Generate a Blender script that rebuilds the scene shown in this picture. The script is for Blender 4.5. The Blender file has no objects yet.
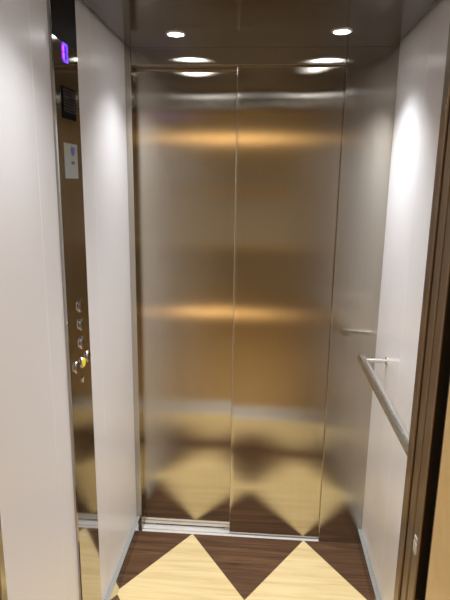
import bpy, bmesh, math
from mathutils import Vector, Matrix

# ------------------------------------------------------------------ sizes (metres)
XL, XR = -0.5434, 0.4727          # car side walls
YB, YF = 2.1127, 0.93             # closed door side, open entrance side
H = 2.0615                        # ceiling
DOOR_H = 2.0
SC = bpy.context.scene
COL = SC.collection

# ------------------------------------------------------------------ node helpers
def new_mat(name):
    m = bpy.data.materials.new(name)
    m.use_nodes = True
    nt = m.node_tree
    return m, nt, nt.nodes['Principled BSDF']

def mth(nt, op, a, b=None, c=None):
    n = nt.nodes.new('ShaderNodeMath'); n.operation = op
    for i, v in enumerate((a, b, c)):
        if v is None: continue
        if isinstance(v, (int, float)): n.inputs[i].default_value = v
        else: nt.links.new(v, n.inputs[i])
    return n.outputs[0]

def noise(nt, scale_vec, scale=1.0, detail=3.0, rough=0.5, dist=0.0, offset=(0, 0, 0)):
    tc = nt.nodes.new('ShaderNodeTexCoord')
    mp = nt.nodes.new('ShaderNodeMapping')
    mp.inputs['Scale'].default_value = scale_vec
    mp.inputs['Location'].default_value = offset
    nt.links.new(tc.outputs['Object'], mp.inputs['Vector'])
    n = nt.nodes.new('ShaderNodeTexNoise')
    n.inputs['Scale'].default_value = scale
    n.inputs['Detail'].default_value = detail
    n.inputs['Roughness'].default_value = rough
    n.inputs['Distortion'].default_value = dist
    nt.links.new(mp.outputs[0], n.inputs['Vector'])
    return n.outputs['Fac']

def ramp(nt, fac, stops):
    r = nt.nodes.new('ShaderNodeValToRGB')
    els = r.color_ramp.elements
    while len(els) < len(stops): els.new(0.5)
    for e, (p, c) in zip(els, stops):
        e.position = p; e.color = (*c, 1)
    nt.links.new(fac, r.inputs[0])
    return r.outputs[0]

def plain(name, col, rough=0.5, metal=0.0, emit=None, strength=0.0, spec=0.5):
    m, nt, b = new_mat(name)
    b.inputs['Base Color'].default_value = (*col, 1)
    b.inputs['Roughness'].default_value = rough
    b.inputs['Metallic'].default_value = metal
    b.inputs['Specular IOR Level'].default_value = spec
    if emit:
        b.inputs['Emission Color'].default_value = (*emit, 1)
        b.inputs['Emission Strength'].default_value = strength
    return m

def brushed(name, col, rough, aniso, grain=(2, 300, 300), tangent=(0, 0, 1), amount=0.05, wave=0.0):
    """stainless steel with a fine grain; the tangent points across the grain"""
    m, nt, b = new_mat(name)
    f = noise(nt, grain, 1.0, 2.0)
    c = ramp(nt, f, [(0.25, tuple(v * (1 - amount) for v in col)), (0.75, tuple(min(1, v * (1 + amount)) for v in col))])
    nt.links.new(c, b.inputs['Base Color'])
    b.inputs['Metallic'].default_value = 1.0
    b.inputs['Roughness'].default_value = rough
    b.inputs['Anisotropic'].default_value = aniso
    if aniso > 0:
        t = nt.nodes.new('ShaderNodeCombineXYZ')
        for i in range(3): t.inputs[i].default_value = tangent[i]
        nt.links.new(t.outputs[0], b.inputs['Tangent'])
    if wave > 0:
        w = noise(nt, (1.6, 1.6, 3.0), 1.0, 1.0)
        bp = nt.nodes.new('ShaderNodeBump')
        bp.inputs['Strength'].default_value = 1.0
        bp.inputs['Distance'].default_value = wave
        nt.links.new(w, bp.inputs['Height'])
        nt.links.new(bp.outputs[0], b.inputs['Normal'])
    return m

def satin_steel(name, col, edge, rough, aniso, tangent):
    """stainless sheet with a fine grain, reflections drawn out along the tangent"""
    m, nt, b = new_mat(name)
    nt.nodes.remove(b)
    g = nt.nodes.new('ShaderNodeBsdfMetallic')
    g.distribution = 'BECKMANN'; g.fresnel_type = 'F82'
    f = noise(nt, (300, 300, 2), 1.0, 2.0)
    c = ramp(nt, f, [(0.25, tuple(v * 0.97 for v in col)), (0.75, tuple(v * 1.03 for v in col))])
    nt.links.new(c, g.inputs['Base Color'])
    g.inputs['Edge Tint'].default_value = (*edge, 1)
    g.inputs['Roughness'].default_value = rough
    g.inputs['Anisotropy'].default_value = aniso
    t = nt.nodes.new('ShaderNodeCombineXYZ')
    for i in range(3): t.inputs[i].default_value = tangent[i]
    nt.links.new(t.outputs[0], g.inputs['Tangent'])
    nt.links.new(g.outputs[0], nt.nodes['Material Output'].inputs[0])
    return m

def floor_material(name):
    m, nt, b = new_mat(name)
    tc = nt.nodes.new('ShaderNodeTexCoord')
    sp = nt.nodes.new('ShaderNodeSeparateXYZ')
    nt.links.new(tc.outputs['Object'], sp.inputs[0])
    u = mth(nt, 'MULTIPLY', mth(nt, 'ADD', sp.outputs[0], 0.285), 1 / 0.504)
    v = mth(nt, 'MULTIPLY', mth(nt, 'SUBTRACT', sp.outputs[1], 1.741), 1 / 0.748)
    a = mth(nt, 'FLOOR', mth(nt, 'ADD', mth(nt, 'ADD', u, v), 10.5))
    c = mth(nt, 'FLOOR', mth(nt, 'ADD', mth(nt, 'SUBTRACT', u, v), 10.5))
    odd = mth(nt, 'MODULO', mth(nt, 'ADD', a, c), 2.0)
    g1 = noise(nt, (2.2, 34, 1), 1.0, 5.0, 0.6, 0.6)
    light = ramp(nt, g1, [(0.28, (0.66, 0.49, 0.235)), (0.5, (0.78, 0.62, 0.33)), (0.75, (0.85, 0.71, 0.42))])
    g2 = noise(nt, (2.0, 42, 1), 1.0, 6.0, 0.65, 1.0, (3, 7, 0))
    dark = ramp(nt, g2, [(0.3, (0.050, 0.023, 0.011)), (0.5, (0.098, 0.048, 0.023)), (0.74, (0.18, 0.094, 0.046))])
    mx = nt.nodes.new('ShaderNodeMix'); mx.data_type = 'RGBA'
    nt.links.new(odd, mx.inputs[0])
    nt.links.new(light, mx.inputs[6]); nt.links.new(dark, mx.inputs[7])
    nt.links.new(mx.outputs[2], b.inputs['Base Color'])
    b.inputs['Roughness'].default_value = 0.5
    b.inputs['Specular IOR Level'].default_value = 0.25
    return m

def wood_plain(name, c1, c2):
    m, nt, b = new_mat(name)
    g = noise(nt, (2.0, 26, 26), 1.0, 4.0, 0.6, 0.5)
    nt.links.new(ramp(nt, g, [(0.3, c1), (0.7, c2)]), b.inputs['Base Color'])
    b.inputs['Roughness'].default_value = 0.35
    return m

M = {
    'laminate': plain('white_laminate', (0.79, 0.765, 0.775), 0.28),
    'joint': plain('pale_joint', (0.93, 0.91, 0.91), 0.3),
    'door': satin_steel('satin_steel_door', (0.55, 0.505, 0.43), (0.8, 0.78, 0.75), 0.17, 1.0, (1, 0.15, 0)),
    'return': satin_steel('satin_steel_return', (0.53, 0.50, 0.44), (0.8, 0.78, 0.75), 0.17, 1.0, (1, 0.15, 0)),
    'glint_cover': plain('matte_glint_cover', (0.022, 0.020, 0.019), 0.5, spec=0.03),
    'ledge': plain('grey_ledge', (0.36, 0.38, 0.39), 0.4, 0.2),
    'column': brushed('satin_column_steel', (0.43, 0.415, 0.39), 0.07, 0.3, (300, 300, 2), (0, 1, 0), 0.03),
    'ceiling': brushed('dark_polished_steel', (0.15, 0.125, 0.118), 0.13, 0.0, (40, 40, 40), (0, 0, 1), 0.03),
    'skirting': brushed('polished_skirting_steel', (0.60, 0.61, 0.62), 0.12, 0.0, (2, 2, 200), (0, 0, 1), 0.04),
    'rail': brushed('satin_rail_steel', (0.70, 0.69, 0.66), 0.27, 0.0, (300, 2, 300), (0, 0, 1), 0.04),
    'alu': plain('sill_aluminium', (0.86, 0.86, 0.88), 0.4, 0.35),
    'edge': brushed('bronze_tinted_steel', (0.30, 0.225, 0.155), 0.3, 0.0, (200, 200, 2), (0, 0, 1), 0.05),
    'chrome': plain('chrome', (0.8, 0.8, 0.8), 0.08, 1.0),
    'dark': plain('dark_void_shade', (0.02, 0.018, 0.016), 0.7),
    'darktrim': plain('dark_trim', (0.05, 0.045, 0.045), 0.5),
    'floor': floor_material('harlequin_wood_vinyl'),
    'lens': plain('downlight_lens', (1, 1, 1), 0.3, 0, (0.96, 0.98, 1.0), 28.0),
    'ring': plain('white_ring', (0.75, 0.75, 0.75), 0.3, 0.6),
    'violet': plain('violet_segment', (0.2, 0.02, 0.5), 0.4, 0, (0.22, 0.03, 1.0), 2.2),
    'blue_violet': plain('blue_violet_segment', (0.1, 0.02, 0.5), 0.4, 0, (0.10, 0.03, 0.85), 1.2),
    'black': plain('black_plate', (0.012, 0.012, 0.012), 0.7, spec=0.0),
    'plate': plain('engraved_grey', (0.060, 0.050, 0.044), 0.7, spec=0.0),
    'paper': plain('pale_sticker', (0.30, 0.31, 0.30), 0.6),
    'ink_blue': plain('blue_ink', (0.10, 0.11, 0.34), 0.5),
    'ink_dark': plain('dark_ink', (0.05, 0.05, 0.06), 0.5),
    'ink_yellow': plain('pale_yellow_ink', (0.34, 0.31, 0.20), 0.6),
    'yellow': plain('yellow_button', (0.95, 0.83, 0.04), 0.4),
    'button': plain('button_steel', (0.30, 0.28, 0.26), 0.2, 1.0),
    'rubber_shade': plain('dark_rubber_shade', (0.03, 0.028, 0.026), 0.6),
    'beige': wood_plain('beige_landing_veneer', (0.68, 0.48, 0.21), (0.75, 0.55, 0.26)),
    'lobbywall': plain('landing_paint', (0.60, 0.58, 0.53), 0.6),
    'lobbyceil': plain('landing_ceiling_paint', (0.36, 0.34, 0.30), 0.7),
    'lobbyfloor': wood_plain('landing_floor_wood', (0.42, 0.28, 0.13), (0.50, 0.35, 0.17)),
    'reflection_panel': wood_plain('reflection_panel_wood', (0.30, 0.255, 0.19), (0.36, 0.31, 0.23)),
    'clip': plain('grey_plastic', (0.55, 0.54, 0.52), 0.4),
    'warmlens': plain('warm_lamp_glass', (1, 0.8, 0.5), 0.3, 0, (1.0, 0.60, 0.24), 7.0),
}

# ------------------------------------------------------------------ mesh helpers
def add_box(bm, x0, x1, y0, y1, z0, z1, bevel=0.0, seg=2):
    r = bmesh.ops.create_cube(bm, size=1.0)
    vs = r['verts']
    bmesh.ops.scale(bm, vec=(abs(x1 - x0), abs(y1 - y0), abs(z1 - z0)), verts=vs)
    bmesh.ops.translate(bm, vec=((x0 + x1) / 2, (y0 + y1) / 2, (z0 + z1) / 2), verts=vs)
    if bevel > 0:
        es = list({e for v in vs for e in v.link_edges})
        bmesh.ops.bevel(bm, geom=es, offset=bevel, segments=seg, affect='EDGES', profile=0.5)

def add_lathe(bm, prof, origin, axis, n=40):
    """profile of (radius, height) spun about axis through origin"""
    axis = Vector(axis).normalized()
    t = Vector((0, 0, 1)) if abs(axis.z) < 0.9 else Vector((1, 0, 0))
    a = axis.cross(t).normalized(); b = axis.cross(a)
    rings = []
    for r, h in prof:
        c = Vector(origin) + axis * h
        if r < 1e-6: rings.append([bm.verts.new(c)])
        else: rings.append([bm.verts.new(c + (a * math.cos(2 * math.pi * k / n) + b * math.sin(2 * math.pi * k / n)) * r) for k in range(n)])
    for p, q in zip(rings, rings[1:]):
        for k in range(n):
            k2 = (k + 1) % n
            if len(p) == 1 and len(q) == 1: continue
            if len(p) == 1: bm.faces.new((p[0], q[k], q[k2]))
            elif len(q) == 1: bm.faces.new((p[k], q[0], p[k2]))
            else: bm.faces.new((p[k], q[k], q[k2], p[k2]))
    bmesh.ops.recalc_face_normals(bm, faces=bm.faces[:])

def add_prism(bm, pts, z0, z1):
    """closed outline in x,y extruded from z0 to z1"""
    lo = [bm.verts.new((x, y, z0)) for x, y in pts]
    hi = [bm.verts.new((x, y, z1)) for x, y in pts]
    n = len(pts)
    bm.faces.new(lo); bm.faces.new(hi)
    for k in range(n):
        bm.faces.new((lo[k], lo[(k + 1) % n], hi[(k + 1) % n], hi[k]))
    bmesh.ops.recalc_face_normals(bm, faces=bm.faces[:])

def obj(name, bm, mat, parent=None, smooth=False, auto=True):
    me = bpy.data.meshes.new(name)
    bm.to_mesh(me); bm.free()
    me.materials.append(M[mat])
    if smooth:
        for p in me.polygons: p.use_smooth = True
        if auto:
            me.set_sharp_from_angle(angle=math.radians(35))
    o = bpy.data.objects.new(name, me)
    COL.objects.link(o)
    if parent is not None:
        o.parent = parent
        o.matrix_parent_inverse = Matrix.Translation(-Vector(parent.location))
    return o

def box_obj(name, mat, x0, x1, y0, y1, z0, z1, bevel=0.0, parent=None):
    bm = bmesh.new(); add_box(bm, x0, x1, y0, y1, z0, z1, bevel)
    return obj(name, bm, mat, parent)

def tag(o, label, cat, group=None, kind=None):
    o['label'] = label; o['category'] = cat
    if group: o['group'] = group
    if kind: o['kind'] = kind
    return o

def empty(name, loc):
    e = bpy.data.objects.new(name, None)
    e.location = loc; e.empty_display_size = 0.05
    COL.objects.link(e)
    return e

def part_label(o, text):
    o['label'] = text
    return o

# ------------------------------------------------------------------ floor
fl = box_obj('floor', 'floor', XL - 0.02, XR + 0.02, YF, YB, -0.03, 0.0)
tag(fl, 'lift floor of pale and dark wood-look diamonds', 'floor', kind='structure')

# ------------------------------------------------------------------ side walls
def side_wall(name, x_in, sgn, seams, label):
    w = box_obj(name, 'laminate', x_in, x_in + sgn * 0.02, YF - 0.005, YB + 0.06, -0.03, H + 0.06)
    tag(w, label, 'wall', kind='structure')
    for y in seams:
        s = box_obj('joint_strip', 'joint', x_in - sgn * 0.0003, x_in + sgn * 0.004, y - 0.0016, y + 0.0016, 0.06, H + 0.05, 0, w)
    return w

side_wall('wall_left', XL, -1, (1.270, 1.703), 'white laminate wall with the steel control column')
side_wall('wall_right', XR, 1, (1.30, 1.742), 'white laminate wall carrying the steel handrail')

# baseboards: polished skirting with a bright top ledge
def skirting(name, x, sgn, y0, y1, label):
    bm = bmesh.new()
    d = 0.016
    prof = [(0, 0), (d, 0), (d, 0.070), (d - 0.0015, 0.0725), (0, 0.074)]
    a = [bm.verts.new((x + sgn * p, y0, z)) for p, z in prof]
    b = [bm.verts.new((x + sgn * p, y1, z)) for p, z in prof]
    bm.faces.new(a); bm.faces.new(b)
    for k in range(len(prof)):
        k2 = (k + 1) % len(prof)
        bm.faces.new((a[k], a[k2], b[k2], b[k]))
    bmesh.ops.recalc_face_normals(bm, faces=bm.faces[:])
    o = obj(name, bm, 'skirting')
    tag(o, label, 'baseboard', kind='structure')
    box_obj('ledge', 'ledge', x, x + sgn * (d + 0.001), y0, y1, 0.072, 0.0765, 0.001, o)
COL_Y0, COL_Y1 = 1.379, 1.564
skirting('baseboard_left', XL, 1, COL_Y1 + 0.001, YB - 0.001, 'polished steel skirting between control column and closed doors')
skirting('baseboard_left.001', XL, 1, YF + 0.03, COL_Y0 - 0.001, 'polished steel skirting below white wall on the entrance side of the column')
skirting('baseboard_right', XR, -1, YF + 0.015, YB - 0.001, 'polished steel skirting below the handrail wall')

# ------------------------------------------------------------------ ceiling
ce = box_obj('ceiling', 'ceiling', XL + 0.02, XR - 0.02, YF + 0.004, YB - 0.002, H, H + 0.018, 0.0015)
tag(ce, 'dark polished steel lift ceiling panel', 'ceiling', kind='structure')
cap = box_obj('ceiling_cap', 'darktrim', XL - 0.02, XR + 0.02, YF - 0.02, YB + 0.12, H + 0.062, H + 0.08)
tag(cap, 'dark car top above the ceiling panel', 'ceiling', kind='structure')

# ------------------------------------------------------------------ closed door side
wb = empty('wall_back', (0, YB, 0))
tag(wb, 'brushed steel frame around the closed lift doors', 'wall', kind='structure')
XS, XF = -0.5185, 0.2860
box_obj('header', 'return', XS + 0.001, XF - 0.0015, YB, YB + 0.012, DOOR_H, H + 0.06, 0.0012, wb)
box_obj('header_lip', 'edge', XS + 0.001, -0.120, YB + 0.012, YB + 0.050, DOOR_H, DOOR_H + 0.012, 0.0, wb)
bm = bmesh.new(); add_box(bm, XL, XS, YB, YB + 0.049, 0, H + 0.06, 0.0015); obj('corner_post', bm, 'return', wb)
bm = bmesh.new(); add_box(bm, XF, XR, YB, YB + 0.012, 0.0, H + 0.06, 0.002); obj('return_panel', bm, 'return', wb)
box_obj('leak_blocker', 'dark', XL - 0.02, XR + 0.02, YB + 0.101, YB + 0.12, -0.06, H + 0.062, 0, wb)  # unseen dark sheet added to stop light leaking in behind the doors

# sill with running grooves
sill = bmesh.new()
for y0, y1, z in ((0.0005, 0.016, 0), (0.016, 0.022, -0.012), (0.022, 0.056, 0), (0.056, 0.064, -0.012), (0.064, 0.10, 0)):
    add_box(sill, XS, XR, YB + y0, YB + y1, -0.03, z - 0.0005)
s = obj('door_sill', sill, 'alu')
tag(s, 'grooved aluminium sill under the closed lift doors', 'door sill', kind='structure')

def leaf(name, x0, x1, y0, z0, z1, label, th=0.028, mat='door', bow=0.0):
    bm = bmesh.new()
    if bow == 0:
        add_box(bm, x0, x1, y0, y0 + th, z0, z1, 0.0025, 2)
    else:
        # sheet steel: the face leans back by a few millimetres towards its top fold
        rad = 0.0022
        def off(x, z):
            e = min(x - x0, x1 - x)
            fold = rad - math.sqrt(max(0.0, rad * rad - (rad - e) ** 2)) if e < rad else 0.0
            k = (x - x0) / (x1 - x0)
            return fold + bow * (1 + 0.35 * math.cos(k * 9.0 + 1.0)) * math.exp(-((DOOR_H + 0.005 - z) / 0.055) ** 2)
        nx = 28
        zs = [z0 + (z1 - z0 - 0.35) * i / 12 for i in range(12)] + [z1 - 0.35 + 0.35 * i / 56 for i in range(57)]
        xs = [x0, x0 + 0.0003, x0 + 0.0008, x0 + 0.0014] + [x0 + rad + (x1 - x0 - 2 * rad) * i / nx for i in range(nx + 1)] + [x1 - 0.0014, x1 - 0.0008, x1 - 0.0003, x1]
        nx = len(xs) - 1
        g = [[bm.verts.new((x, y0 + off(x, z), z)) for x in xs] for z in zs]
        for i in range(len(zs) - 1):
            for j in range(nx):
                f = bm.faces.new((g[i][j], g[i][j + 1], g[i + 1][j + 1], g[i + 1][j])); f.smooth = True
        front = bm.edges[:]
        c = [bm.verts.new((x, y0 + th, z)) for x, z in ((x0, z0), (x1, z0), (x1, z1), (x0, z1))]
        bm.faces.new((c[3], c[2], c[1], c[0]))
        bm.faces.new([c[0]] + [r[0] for r in g] [0:] + [c[3]])
        bm.faces.new([c[2]] + [r[-1] for r in reversed(g)] + [c[1]])
        bm.faces.new([c[1]] + list(reversed(g[0])) + [c[0]])
        bm.faces.new([c[3]] + g[-1] + [c[2]])
        bmesh.ops.recalc_face_normals(bm, faces=bm.faces[:])
        for e in bm.edges:
            if len(e.link_faces) == 2 and (not e.link_faces[0].smooth or not e.link_faces[1].smooth): e.smooth = False
    o = obj(name, bm, mat)
    tag(o, label, 'elevator door', kind='structure')
    return o

d1 = leaf('door_1', -0.560, -0.085, YB + 0.052, 0.007, DOOR_H + 0.04, 'brushed steel lift door panel set further back, sill strip showing below it', bow=0.0030)
d2 = leaf('door_2', -0.1175, 0.330, YB + 0.0165, 0.006, DOOR_H + 0.04, 'brushed steel lift door panel overlapping in front, beside the plain return panel', bow=0.0030)
for d, x0, x1, y in ((d1, -0.515, -0.09, YB + 0.06), (d2, -0.11, 0.325, YB + 0.026)):
    box_obj('guide_shoe', 'rubber_shade', x0 + 0.05, x1 - 0.05, y, y + 0.006, -0.008, 0.010, 0, d)

# ------------------------------------------------------------------ control column on the left wall
XC = -0.535
cp = empty('control_column', (XL, (COL_Y0 + COL_Y1) / 2, 0))
tag(cp, 'tall brushed steel lift control column with floor buttons on the white wall', 'control panel')
bm = bmesh.new()
add_prism(bm, [(XL, COL_Y0), (XC - 0.003, COL_Y0 + 0.0005), (XC, COL_Y0 + 0.004), (XC, COL_Y1 - 0.004), (XC - 0.004, COL_Y1), (XL, COL_Y1)], 0.0, H + 0.03)
obj('faceplate', bm, 'column', cp)

YC = 1.474
# floor indicator: seven segment zero lit violet
ind = bmesh.new(); add_box(ind, XC - 0.002, XC + 0.0006, COL_Y0 + 0.005, COL_Y1 - 0.005, 1.925, H - 0.004, 0.0004, 1)  # dark sheet added above the numeral to hide the downlight's reflection
ind = part_label(obj('indicator_and_cover', ind, 'glint_cover', cp), 'dark sheet added to hide a lens reflection, with a lit violet numeral')
def segment(y0, y1, z0, z1, mat):
    bm = bmesh.new(); add_box(bm, XC + 0.0004, XC + 0.0022, y0, y1, z0, z1, 0.0004, 1)
    return obj('segment', bm, mat, ind)
dy, z0, z1, t = 0.018, 1.880, 1.921, 0.010
YD = YC - 0.010
segment(YD - dy, YD - dy + t, z0 + 0.004, (z0 + z1) / 2 - 0.001, 'violet')
segment(YD - dy, YD - dy + t, (z0 + z1) / 2 + 0.001, z1 - 0.004, 'violet')
segment(YD + dy - t, YD + dy, z0 + 0.004, (z0 + z1) / 2 - 0.001, 'blue_violet')
segment(YD + dy - t, YD + dy, (z0 + z1) / 2 + 0.001, z1 - 0.004, 'blue_violet')
segment(YD - dy + 0.002, YD + dy - 0.002, z1 - 0.004, z1 + 0.003, 'blue_violet')
segment(YD - dy + 0.002, YD + dy - 0.002, z0 - 0.003, z0 + 0.004, 'blue_violet')

# black framed notice plate
pl = bmesh.new(); add_box(pl, XC - 0.001, XC + 0.0025, YC - 0.048, YC + 0.049, 1.735, 1.815, 0.0006, 1)
pl = part_label(obj('notice_plate', pl, 'black', cp), 'black framed notice plate with rows of small print')
box_obj('print_field', 'plate', XC + 0.002, XC + 0.0030, YC - 0.042, YC + 0.043, 1.752, 1.810, 0, pl)
tx = bmesh.new()
for k, (a, b) in enumerate(((0.05, 0.8), (0.1, 0.7), (0.45, 1.0), (0.0, 0.95), (0.08, 0.9), (0.0, 0.85), (0.1, 0.95))):
    z = 1.805 - k * 0.0077
    add_box(tx, XC + 0.0028, XC + 0.0033, YC - 0.040 + a * 0.08, YC - 0.040 + b * 0.08, z - (0.0042 if k == 2 else 0.0026), z)
obj('print', tx, 'black', pl)

# pale sticker
st = bmesh.new(); add_box(st, XC - 0.0005, XC + 0.0012, YC - 0.050, YC + 0.048, 1.579, 1.672, 0.0003, 1)
st = part_label(obj('sticker', st, 'paper', cp), 'pale paper sticker with a small blue emblem')
lg = bmesh.new()
for y, z, r in ((0.004, 1.655, 0.010), (0.014, 1.650, 0.009), (0.020, 1.658, 0.006), (0.008, 1.647, 0.008)):
    add_lathe(lg, [(0, 0.0009), (r, 0.0008), (r, 0)], (XC + 0.0010, YC + y, z), (1, 0, 0), 20)
obj('emblem', lg, 'ink_blue', st)
tx = bmesh.new()
for y0, y1, z in ((-0.003, 0.006, 1.621), (0.009, 0.020, 1.621)):
    add_box(tx, XC + 0.0010, XC + 0.0018, YC + y0, YC + y1, z - 0.004, z + 0.004)
obj('print', tx, 'ink_dark', st)
tx = bmesh.new()
add_box(tx, XC + 0.0010, XC + 0.0017, YC - 0.046, YC - 0.022, 1.645, 1.668)
add_box(tx, XC + 0.0010, XC + 0.0017, YC - 0.022, YC + 0.030, 1.637, 1.640)
obj('tint', tx, 'ink_yellow', st)

# buttons
def push_button(y, z, r, mat='button', label=None, proud=0.007):
    bm = bmesh.new()
    add_lathe(bm, [(r + 0.004, 0), (r + 0.004, 0.003), (r + 0.0025, 0.005), (r + 0.0006, 0.005), (r + 0.0006, 0.001), (0, 0.001)], (XC - 0.0005, y, z), (1, 0, 0), 36)
    base = obj('push_button', bm, 'chrome', cp, True)
    bm = bmesh.new()
    add_lathe(bm, [(r, 0.0012), (r, proud - 0.0015), (r - 0.0015, proud), (r * 0.5, proud + 0.0002), (0, proud - 0.0006)], (XC - 0.0005, y, z), (1, 0, 0), 36)
    obj('button_cap', bm, mat, base, True)
    if label: part_label(base, label)
    return base
for z in (1.213, 1.157, 1.100):
    push_button(YC + 0.010, z, 0.0155)
push_button(YC + 0.056, 1.043, 0.0150)
push_button(YC - 0.044, 1.042, 0.0150)
push_button(YC + 0.010, 1.038, 0.0140, 'yellow', 'yellow alarm push button', 0.0065)
bm = bmesh.new()
add_lathe(bm, [(0.009, 0), (0.009, 0.003), (0.007, 0.005), (0.0, 0.005)], (XC - 0.0005, YC + 0.006, 0.984), (1, 0, 0), 28)
ks = part_label(obj('key_switch', bm, 'chrome', cp, True), 'small round key switch')
box_obj('key_slot', 'black', XC + 0.0042, XC + 0.0050, YC + 0.0052, YC + 0.0068, 0.979, 0.989, 0, ks)

# ------------------------------------------------------------------ handrail on the right wall
RX, RZ, RR = 0.383, 0.930, 0.0165
RY0, RY1 = 1.093, 1.945
hr = empty('handrail', (XR, (RY0 + RY1) / 2, RZ))
tag(hr, 'round satin steel handrail bracketed to the white wall', 'handrail')
bm = bmesh.new()
L = RY1 - RY0
add_lathe(bm, [(0, 0), (RR * 0.8, 0.0), (RR, 0.003), (RR, L - 0.003), (RR * 0.8, L), (0, L)], (RX, RY0, RZ), (0, 1, 0), 48)
obj('rail', bm, 'rail', hr, True)
for y in (1.120, 1.918):
    bm = bmesh.new()
    W = XR - RX
    add_lathe(bm, [(0, 0.010), (0.0085, 0.010), (0.0085, W - 0.005), (0.0085, W), (0, W)], (RX, y, RZ), (1, 0, 0), 24)
    br = obj('bracket', bm, 'rail', hr, True)
    bm = bmesh.new()
    add_lathe(bm, [(0, -0.0005), (0.015, -0.0005), (0.015, 0.003), (0.013, 0.005), (0.0086, 0.0055), (0, 0.0055)], (XR, y, RZ), (-1, 0, 0), 32)
    obj('wall_flange', bm, 'rail', br, True)

# ------------------------------------------------------------------ downlights
def downlight(x, y, label, watts):
    e = empty('downlight', (x, y, H))
    tag(e, label, 'ceiling light', 'recessed lift ceiling downlights')
    bm = bmesh.new()
    add_lathe(bm, [(0.026, -0.0005), (0.026, 0.003), (0.028, 0.0045), (0.032, 0.0035), (0.034, 0.001), (0.034, -0.0005)], (x, y, H), (0, 0, -1), 40)
    obj('trim_ring', bm, 'ring', e, True)
    bm = bmesh.new()
    add_lathe(bm, [(0, 0.0038), (0.018, 0.0035), (0.0262, 0.0024), (0.0262, 0.0)], (x, y, H), (0, 0, -1), 36)
    part_label(obj('lens', bm, 'lens', e, True), 'glowing white lens')
    l = bpy.data.lights.new('lamp', 'SPOT')
    l.energy = watts; l.spot_size = math.radians(112); l.spot_blend = 1.0
    l.shadow_soft_size = 0.026; l.color = (0.93, 0.97, 1.0)
    lo = bpy.data.objects.new('lamp', l); COL.objects.link(lo)
    lo.parent = e; lo.location = (0, 0, -0.010)
downlight(-0.316, 1.925, 'round recessed downlight near the control column wall, above the closed doors', 18.0)
downlight(0.236, 1.905, 'round recessed downlight near the handrail wall, above the closed doors', 34.0)
downlight(-0.316, 1.120, 'round recessed downlight near the control column wall, on the entrance side', 13.0)
downlight(0.236, 1.120, 'round recessed downlight near the handrail wall, on the entrance side', 16.0)

# ------------------------------------------------------------------ open entrance side
wf = empty('wall_front', (0, YF, 0))
tag(wf, 'steel entrance frame of the lift car', 'wall', kind='structure')
bm = bmesh.new(); add_box(bm, 0.2835, XR, 0.9075, 0.9385, 0.0, H + 0.06, 0.0025); obj('return_panel', bm, 'edge', wf)
bm = bmesh.new(); add_box(bm, XL - 0.02, XS - 0.005, 0.9075, 0.93, 0.0, H + 0.06, 0.0015); obj('corner_post', bm, 'return', wf)
bm = bmesh.new(); add_box(bm, XS - 0.005, 0.287, 0.9075, 0.93, DOOR_H, H + 0.06, 0.0015); obj('header', bm, 'return', wf)

d3 = leaf('door_3', 0.2865, 0.72, 0.8725, 0.006, DOOR_H + 0.04, 'open lift door leaf stacked behind the entrance return, seen on edge', 0.031, 'edge')
d4 = leaf('door_4', 0.2865, 0.72, 0.8320, 0.006, DOOR_H + 0.04, 'open lift door leaf next to the landing jamb, with a small grey clip on its edge', 0.034, 'edge')
cl = bmesh.new()
add_box(cl, 0.2845, 0.2875, 0.840, 0.857, 0.934, 0.955, 0.001, 1)
add_box(cl, 0.2850, 0.2875, 0.841, 0.856, 0.958, 0.966, 0.001, 1)
part_label(obj('edge_clip', cl, 'clip', d4), 'small grey clip')

es = bmesh.new()
for y0, y1, z in ((0.720, 0.740, 0), (0.740, 0.746, -0.012), (0.746, 0.775, 0), (0.775, 0.781, -0.012), (0.781, 0.805, 0), (0.830, 0.846, 0), (0.846, 0.852, -0.012), (0.852, 0.886, 0), (0.886, 0.892, -0.012), (0.892, 0.9295, 0)):
    add_box(es, XL, 0.75, y0, y1, -0.03, z - 0.0005)
s = obj('door_sill', es, 'alu')
tag(s, 'grooved aluminium sills across the open entrance', 'door sill', kind='structure')

# landing: jamb and walls, floor, ceiling of the hall the photographer stands in
jb = bmesh.new(); add_box(jb, 0.290, 0.42, 0.47, 0.786, 0.0, 2.12, 0.002)
t1 = tag(obj('trim_1', jb, 'beige'), 'beige landing door jamb beside the open lift', 'door frame', kind='structure')
box_obj('gap_shade', 'rubber_shade', 0.2905, 0.42, 0.7855, 0.789, 0.0, 2.12, 0, t1)  # dark strip added so the gap beside the leaf reads as black shade
jb = bmesh.new(); add_box(jb, -0.70, XS - 0.01, 0.60, 0.786, 0.0, 2.12, 0.002)
tag(obj('trim_2', jb, 'beige'), 'beige landing door jamb on the control column side', 'door frame', kind='structure')
jb = bmesh.new(); add_box(jb, XS - 0.01, 0.29, 0.60, 0.786, 2.0, 2.12, 0.002)
tag(obj('trim_3', jb, 'beige'), 'beige landing door head', 'door frame', kind='structure')
def S(name, mat, *b, label, cat):
    tag(box_obj(name, mat, *b), label, cat, kind='structure')
S('wall_pocket_shade', 'dark', 0.74, 0.76, 0.60, 0.93, -0.03, 2.2, label='dark sheet standing in for door pocket shade', cat='wall')  # dark colour stands in for the shade inside the pocket
S('wall_landing', 'lobbywall', 0.42, 1.62, 0.60, 0.72, 0.0, 2.5, label='landing wall beside the jamb', cat='wall')
S('wall_landing_left', 'lobbywall', -1.62, -0.70, 0.60, 0.72, 0.0, 2.5, label='landing wall on the column side', cat='wall')
S('wall_landing_top', 'lobbywall', -0.70, 0.42, 0.60, 0.72, 2.12, 2.5, label='landing wall above the entrance', cat='wall')
S('wall_hall_right', 'lobbywall', 1.62, 1.70, -2.1, 0.72, 0.0, 2.5, label='side wall of the landing', cat='wall')
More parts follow.
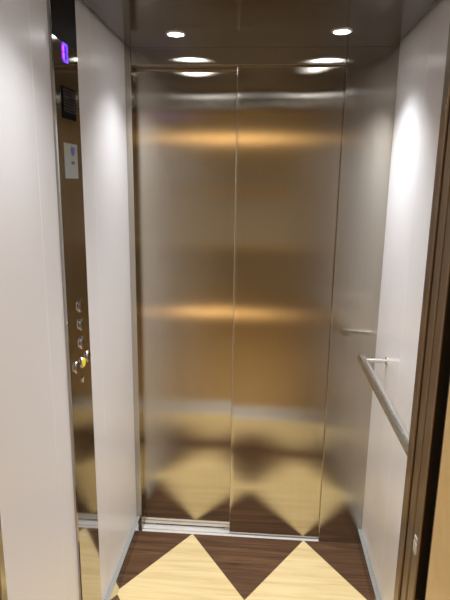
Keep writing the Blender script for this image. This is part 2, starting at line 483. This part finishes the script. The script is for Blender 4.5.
S('wall_hall_left', 'lobbywall', -1.70, -1.62, -2.1, 0.72, 0.0, 2.5, label='opposite side wall of the landing', cat='wall')
S('wall_hall_far', 'lobbywall', -1.70, 1.70, -2.18, -2.1, 0.0, 2.5, label='far wall of the landing', cat='wall')
for k, z, n in ((4, 0.80, 'lower reflection strip added to the far wall'), (5, 1.46, 'upper reflection strip added to the far wall')):  # unseen strips added to put thin bands into the door reflections
    S('trim_%d' % k, 'beige', -1.62, 1.62, -2.1, -2.07, z - 0.018, z + 0.018, label=n + ' of the landing', cat='trim')
S('wall_hall_reflection_panel', 'reflection_panel', -1.62, 1.62, -2.1, -2.085, 0.0, 0.78, label='dark wooden panel added to the landing for door reflections', cat='wall')  # unseen dark panel added to darken the lower wall in the door reflections
S('floor_landing', 'lobbyfloor', -1.70, 1.70, -2.18, 0.7195, -0.03, -0.0005, label='wooden landing floor', cat='floor')
S('ceiling_landing', 'lobbyceil', -1.70, 1.70, -2.18, 0.72, 2.5, 2.55, label='landing ceiling', cat='ceiling')

# unseen warm lamp added on the far landing wall for the doors' amber band
wl = empty('reflection_lamp', (-0.15, -2.1, 2.05))
tag(wl, 'long warm lamp added on the far landing wall for door reflections', 'lamp')
bm = bmesh.new(); add_box(bm, -0.75, -0.02, -2.1, -2.06, 2.025, 2.085, 0.004); obj('back_box', bm, 'darktrim', wl)
bm = bmesh.new(); add_box(bm, -0.73, -0.04, -2.06, -2.02, 2.035, 2.072, 0.008); obj('diffuser', bm, 'warmlens', wl)
fl2 = empty('reflection_light_bar', (-0.45, -1.90, 0.0))  # unseen light bar added for the low amber streak in the doors
tag(fl2, 'low warm light bar added on the landing floor for door reflections', 'lamp')
bm = bmesh.new(); add_box(bm, -0.90, -0.18, -1.93, -1.885, -0.0005, 0.012, 0.002); obj('base', bm, 'darktrim', fl2)
bm = bmesh.new(); add_box(bm, -0.88, -0.20, -1.925, -1.89, 0.012, 0.034, 0.004); obj('diffuser', bm, 'warmlens', fl2)
for x, y in ((-0.5, -0.15), (0.6, -0.15)):
    e = empty('hall_downlight', (x, y, 2.5))
    tag(e, 'warm round landing ceiling light', 'ceiling light', 'warm landing ceiling lights')
    bm = bmesh.new(); add_lathe(bm, [(0, 0.02), (0.05, 0.02), (0.06, 0.0), (0.0, -0.0005)], (x, y, 2.5), (0, 0, -1), 32)
    obj('lens', bm, 'warmlens', e, True)
    l = bpy.data.lights.new('lamp', 'SPOT'); l.energy = 60.0; l.color = (1.0, 0.88, 0.72)
    l.spot_size = math.radians(150); l.spot_blend = 0.8; l.shadow_soft_size = 0.05
    lo = bpy.data.objects.new('lamp', l); COL.objects.link(lo); lo.parent = e; lo.location = (0, 0, -0.03)

# ------------------------------------------------------------------ world, camera, view
w = bpy.data.worlds.new('world'); SC.world = w; w.use_nodes = True
w.node_tree.nodes['Background'].inputs[0].default_value = (0.05, 0.045, 0.04, 1)
w.node_tree.nodes['Background'].inputs[1].default_value = 0.3

F, PITCH, YAW, ROLL, CH = 529.2544, 0.2213, 0.0710, 0.0136, 1.5782
fw = Vector((-math.sin(YAW) * math.cos(PITCH), math.cos(YAW) * math.cos(PITCH), -math.sin(PITCH)))
rt = Vector((math.cos(YAW), math.sin(YAW), 0)); up = rt.cross(fw)
r2 = rt * math.cos(ROLL) + up * math.sin(ROLL); u2 = -rt * math.sin(ROLL) + up * math.cos(ROLL)
cam = bpy.data.cameras.new('camera'); co = bpy.data.objects.new('camera', cam); COL.objects.link(co)
cam.sensor_fit = 'VERTICAL'; cam.sensor_height = 24.0; cam.lens = F / 600 * 24.0
cam.clip_start = 0.02
co.matrix_world = Matrix(((r2.x, u2.x, -fw.x, 0), (r2.y, u2.y, -fw.y, 0), (r2.z, u2.z, -fw.z, CH), (0, 0, 0, 1)))
SC.camera = co

vs = SC.view_settings
vs.view_transform = 'Standard'; vs.look = 'None'; vs.gamma = 1.0; vs.use_curve_mapping = False
vs.exposure = 0.6
SC.cycles.max_bounces = 14; SC.cycles.diffuse_bounces = 6; SC.cycles.glossy_bounces = 10
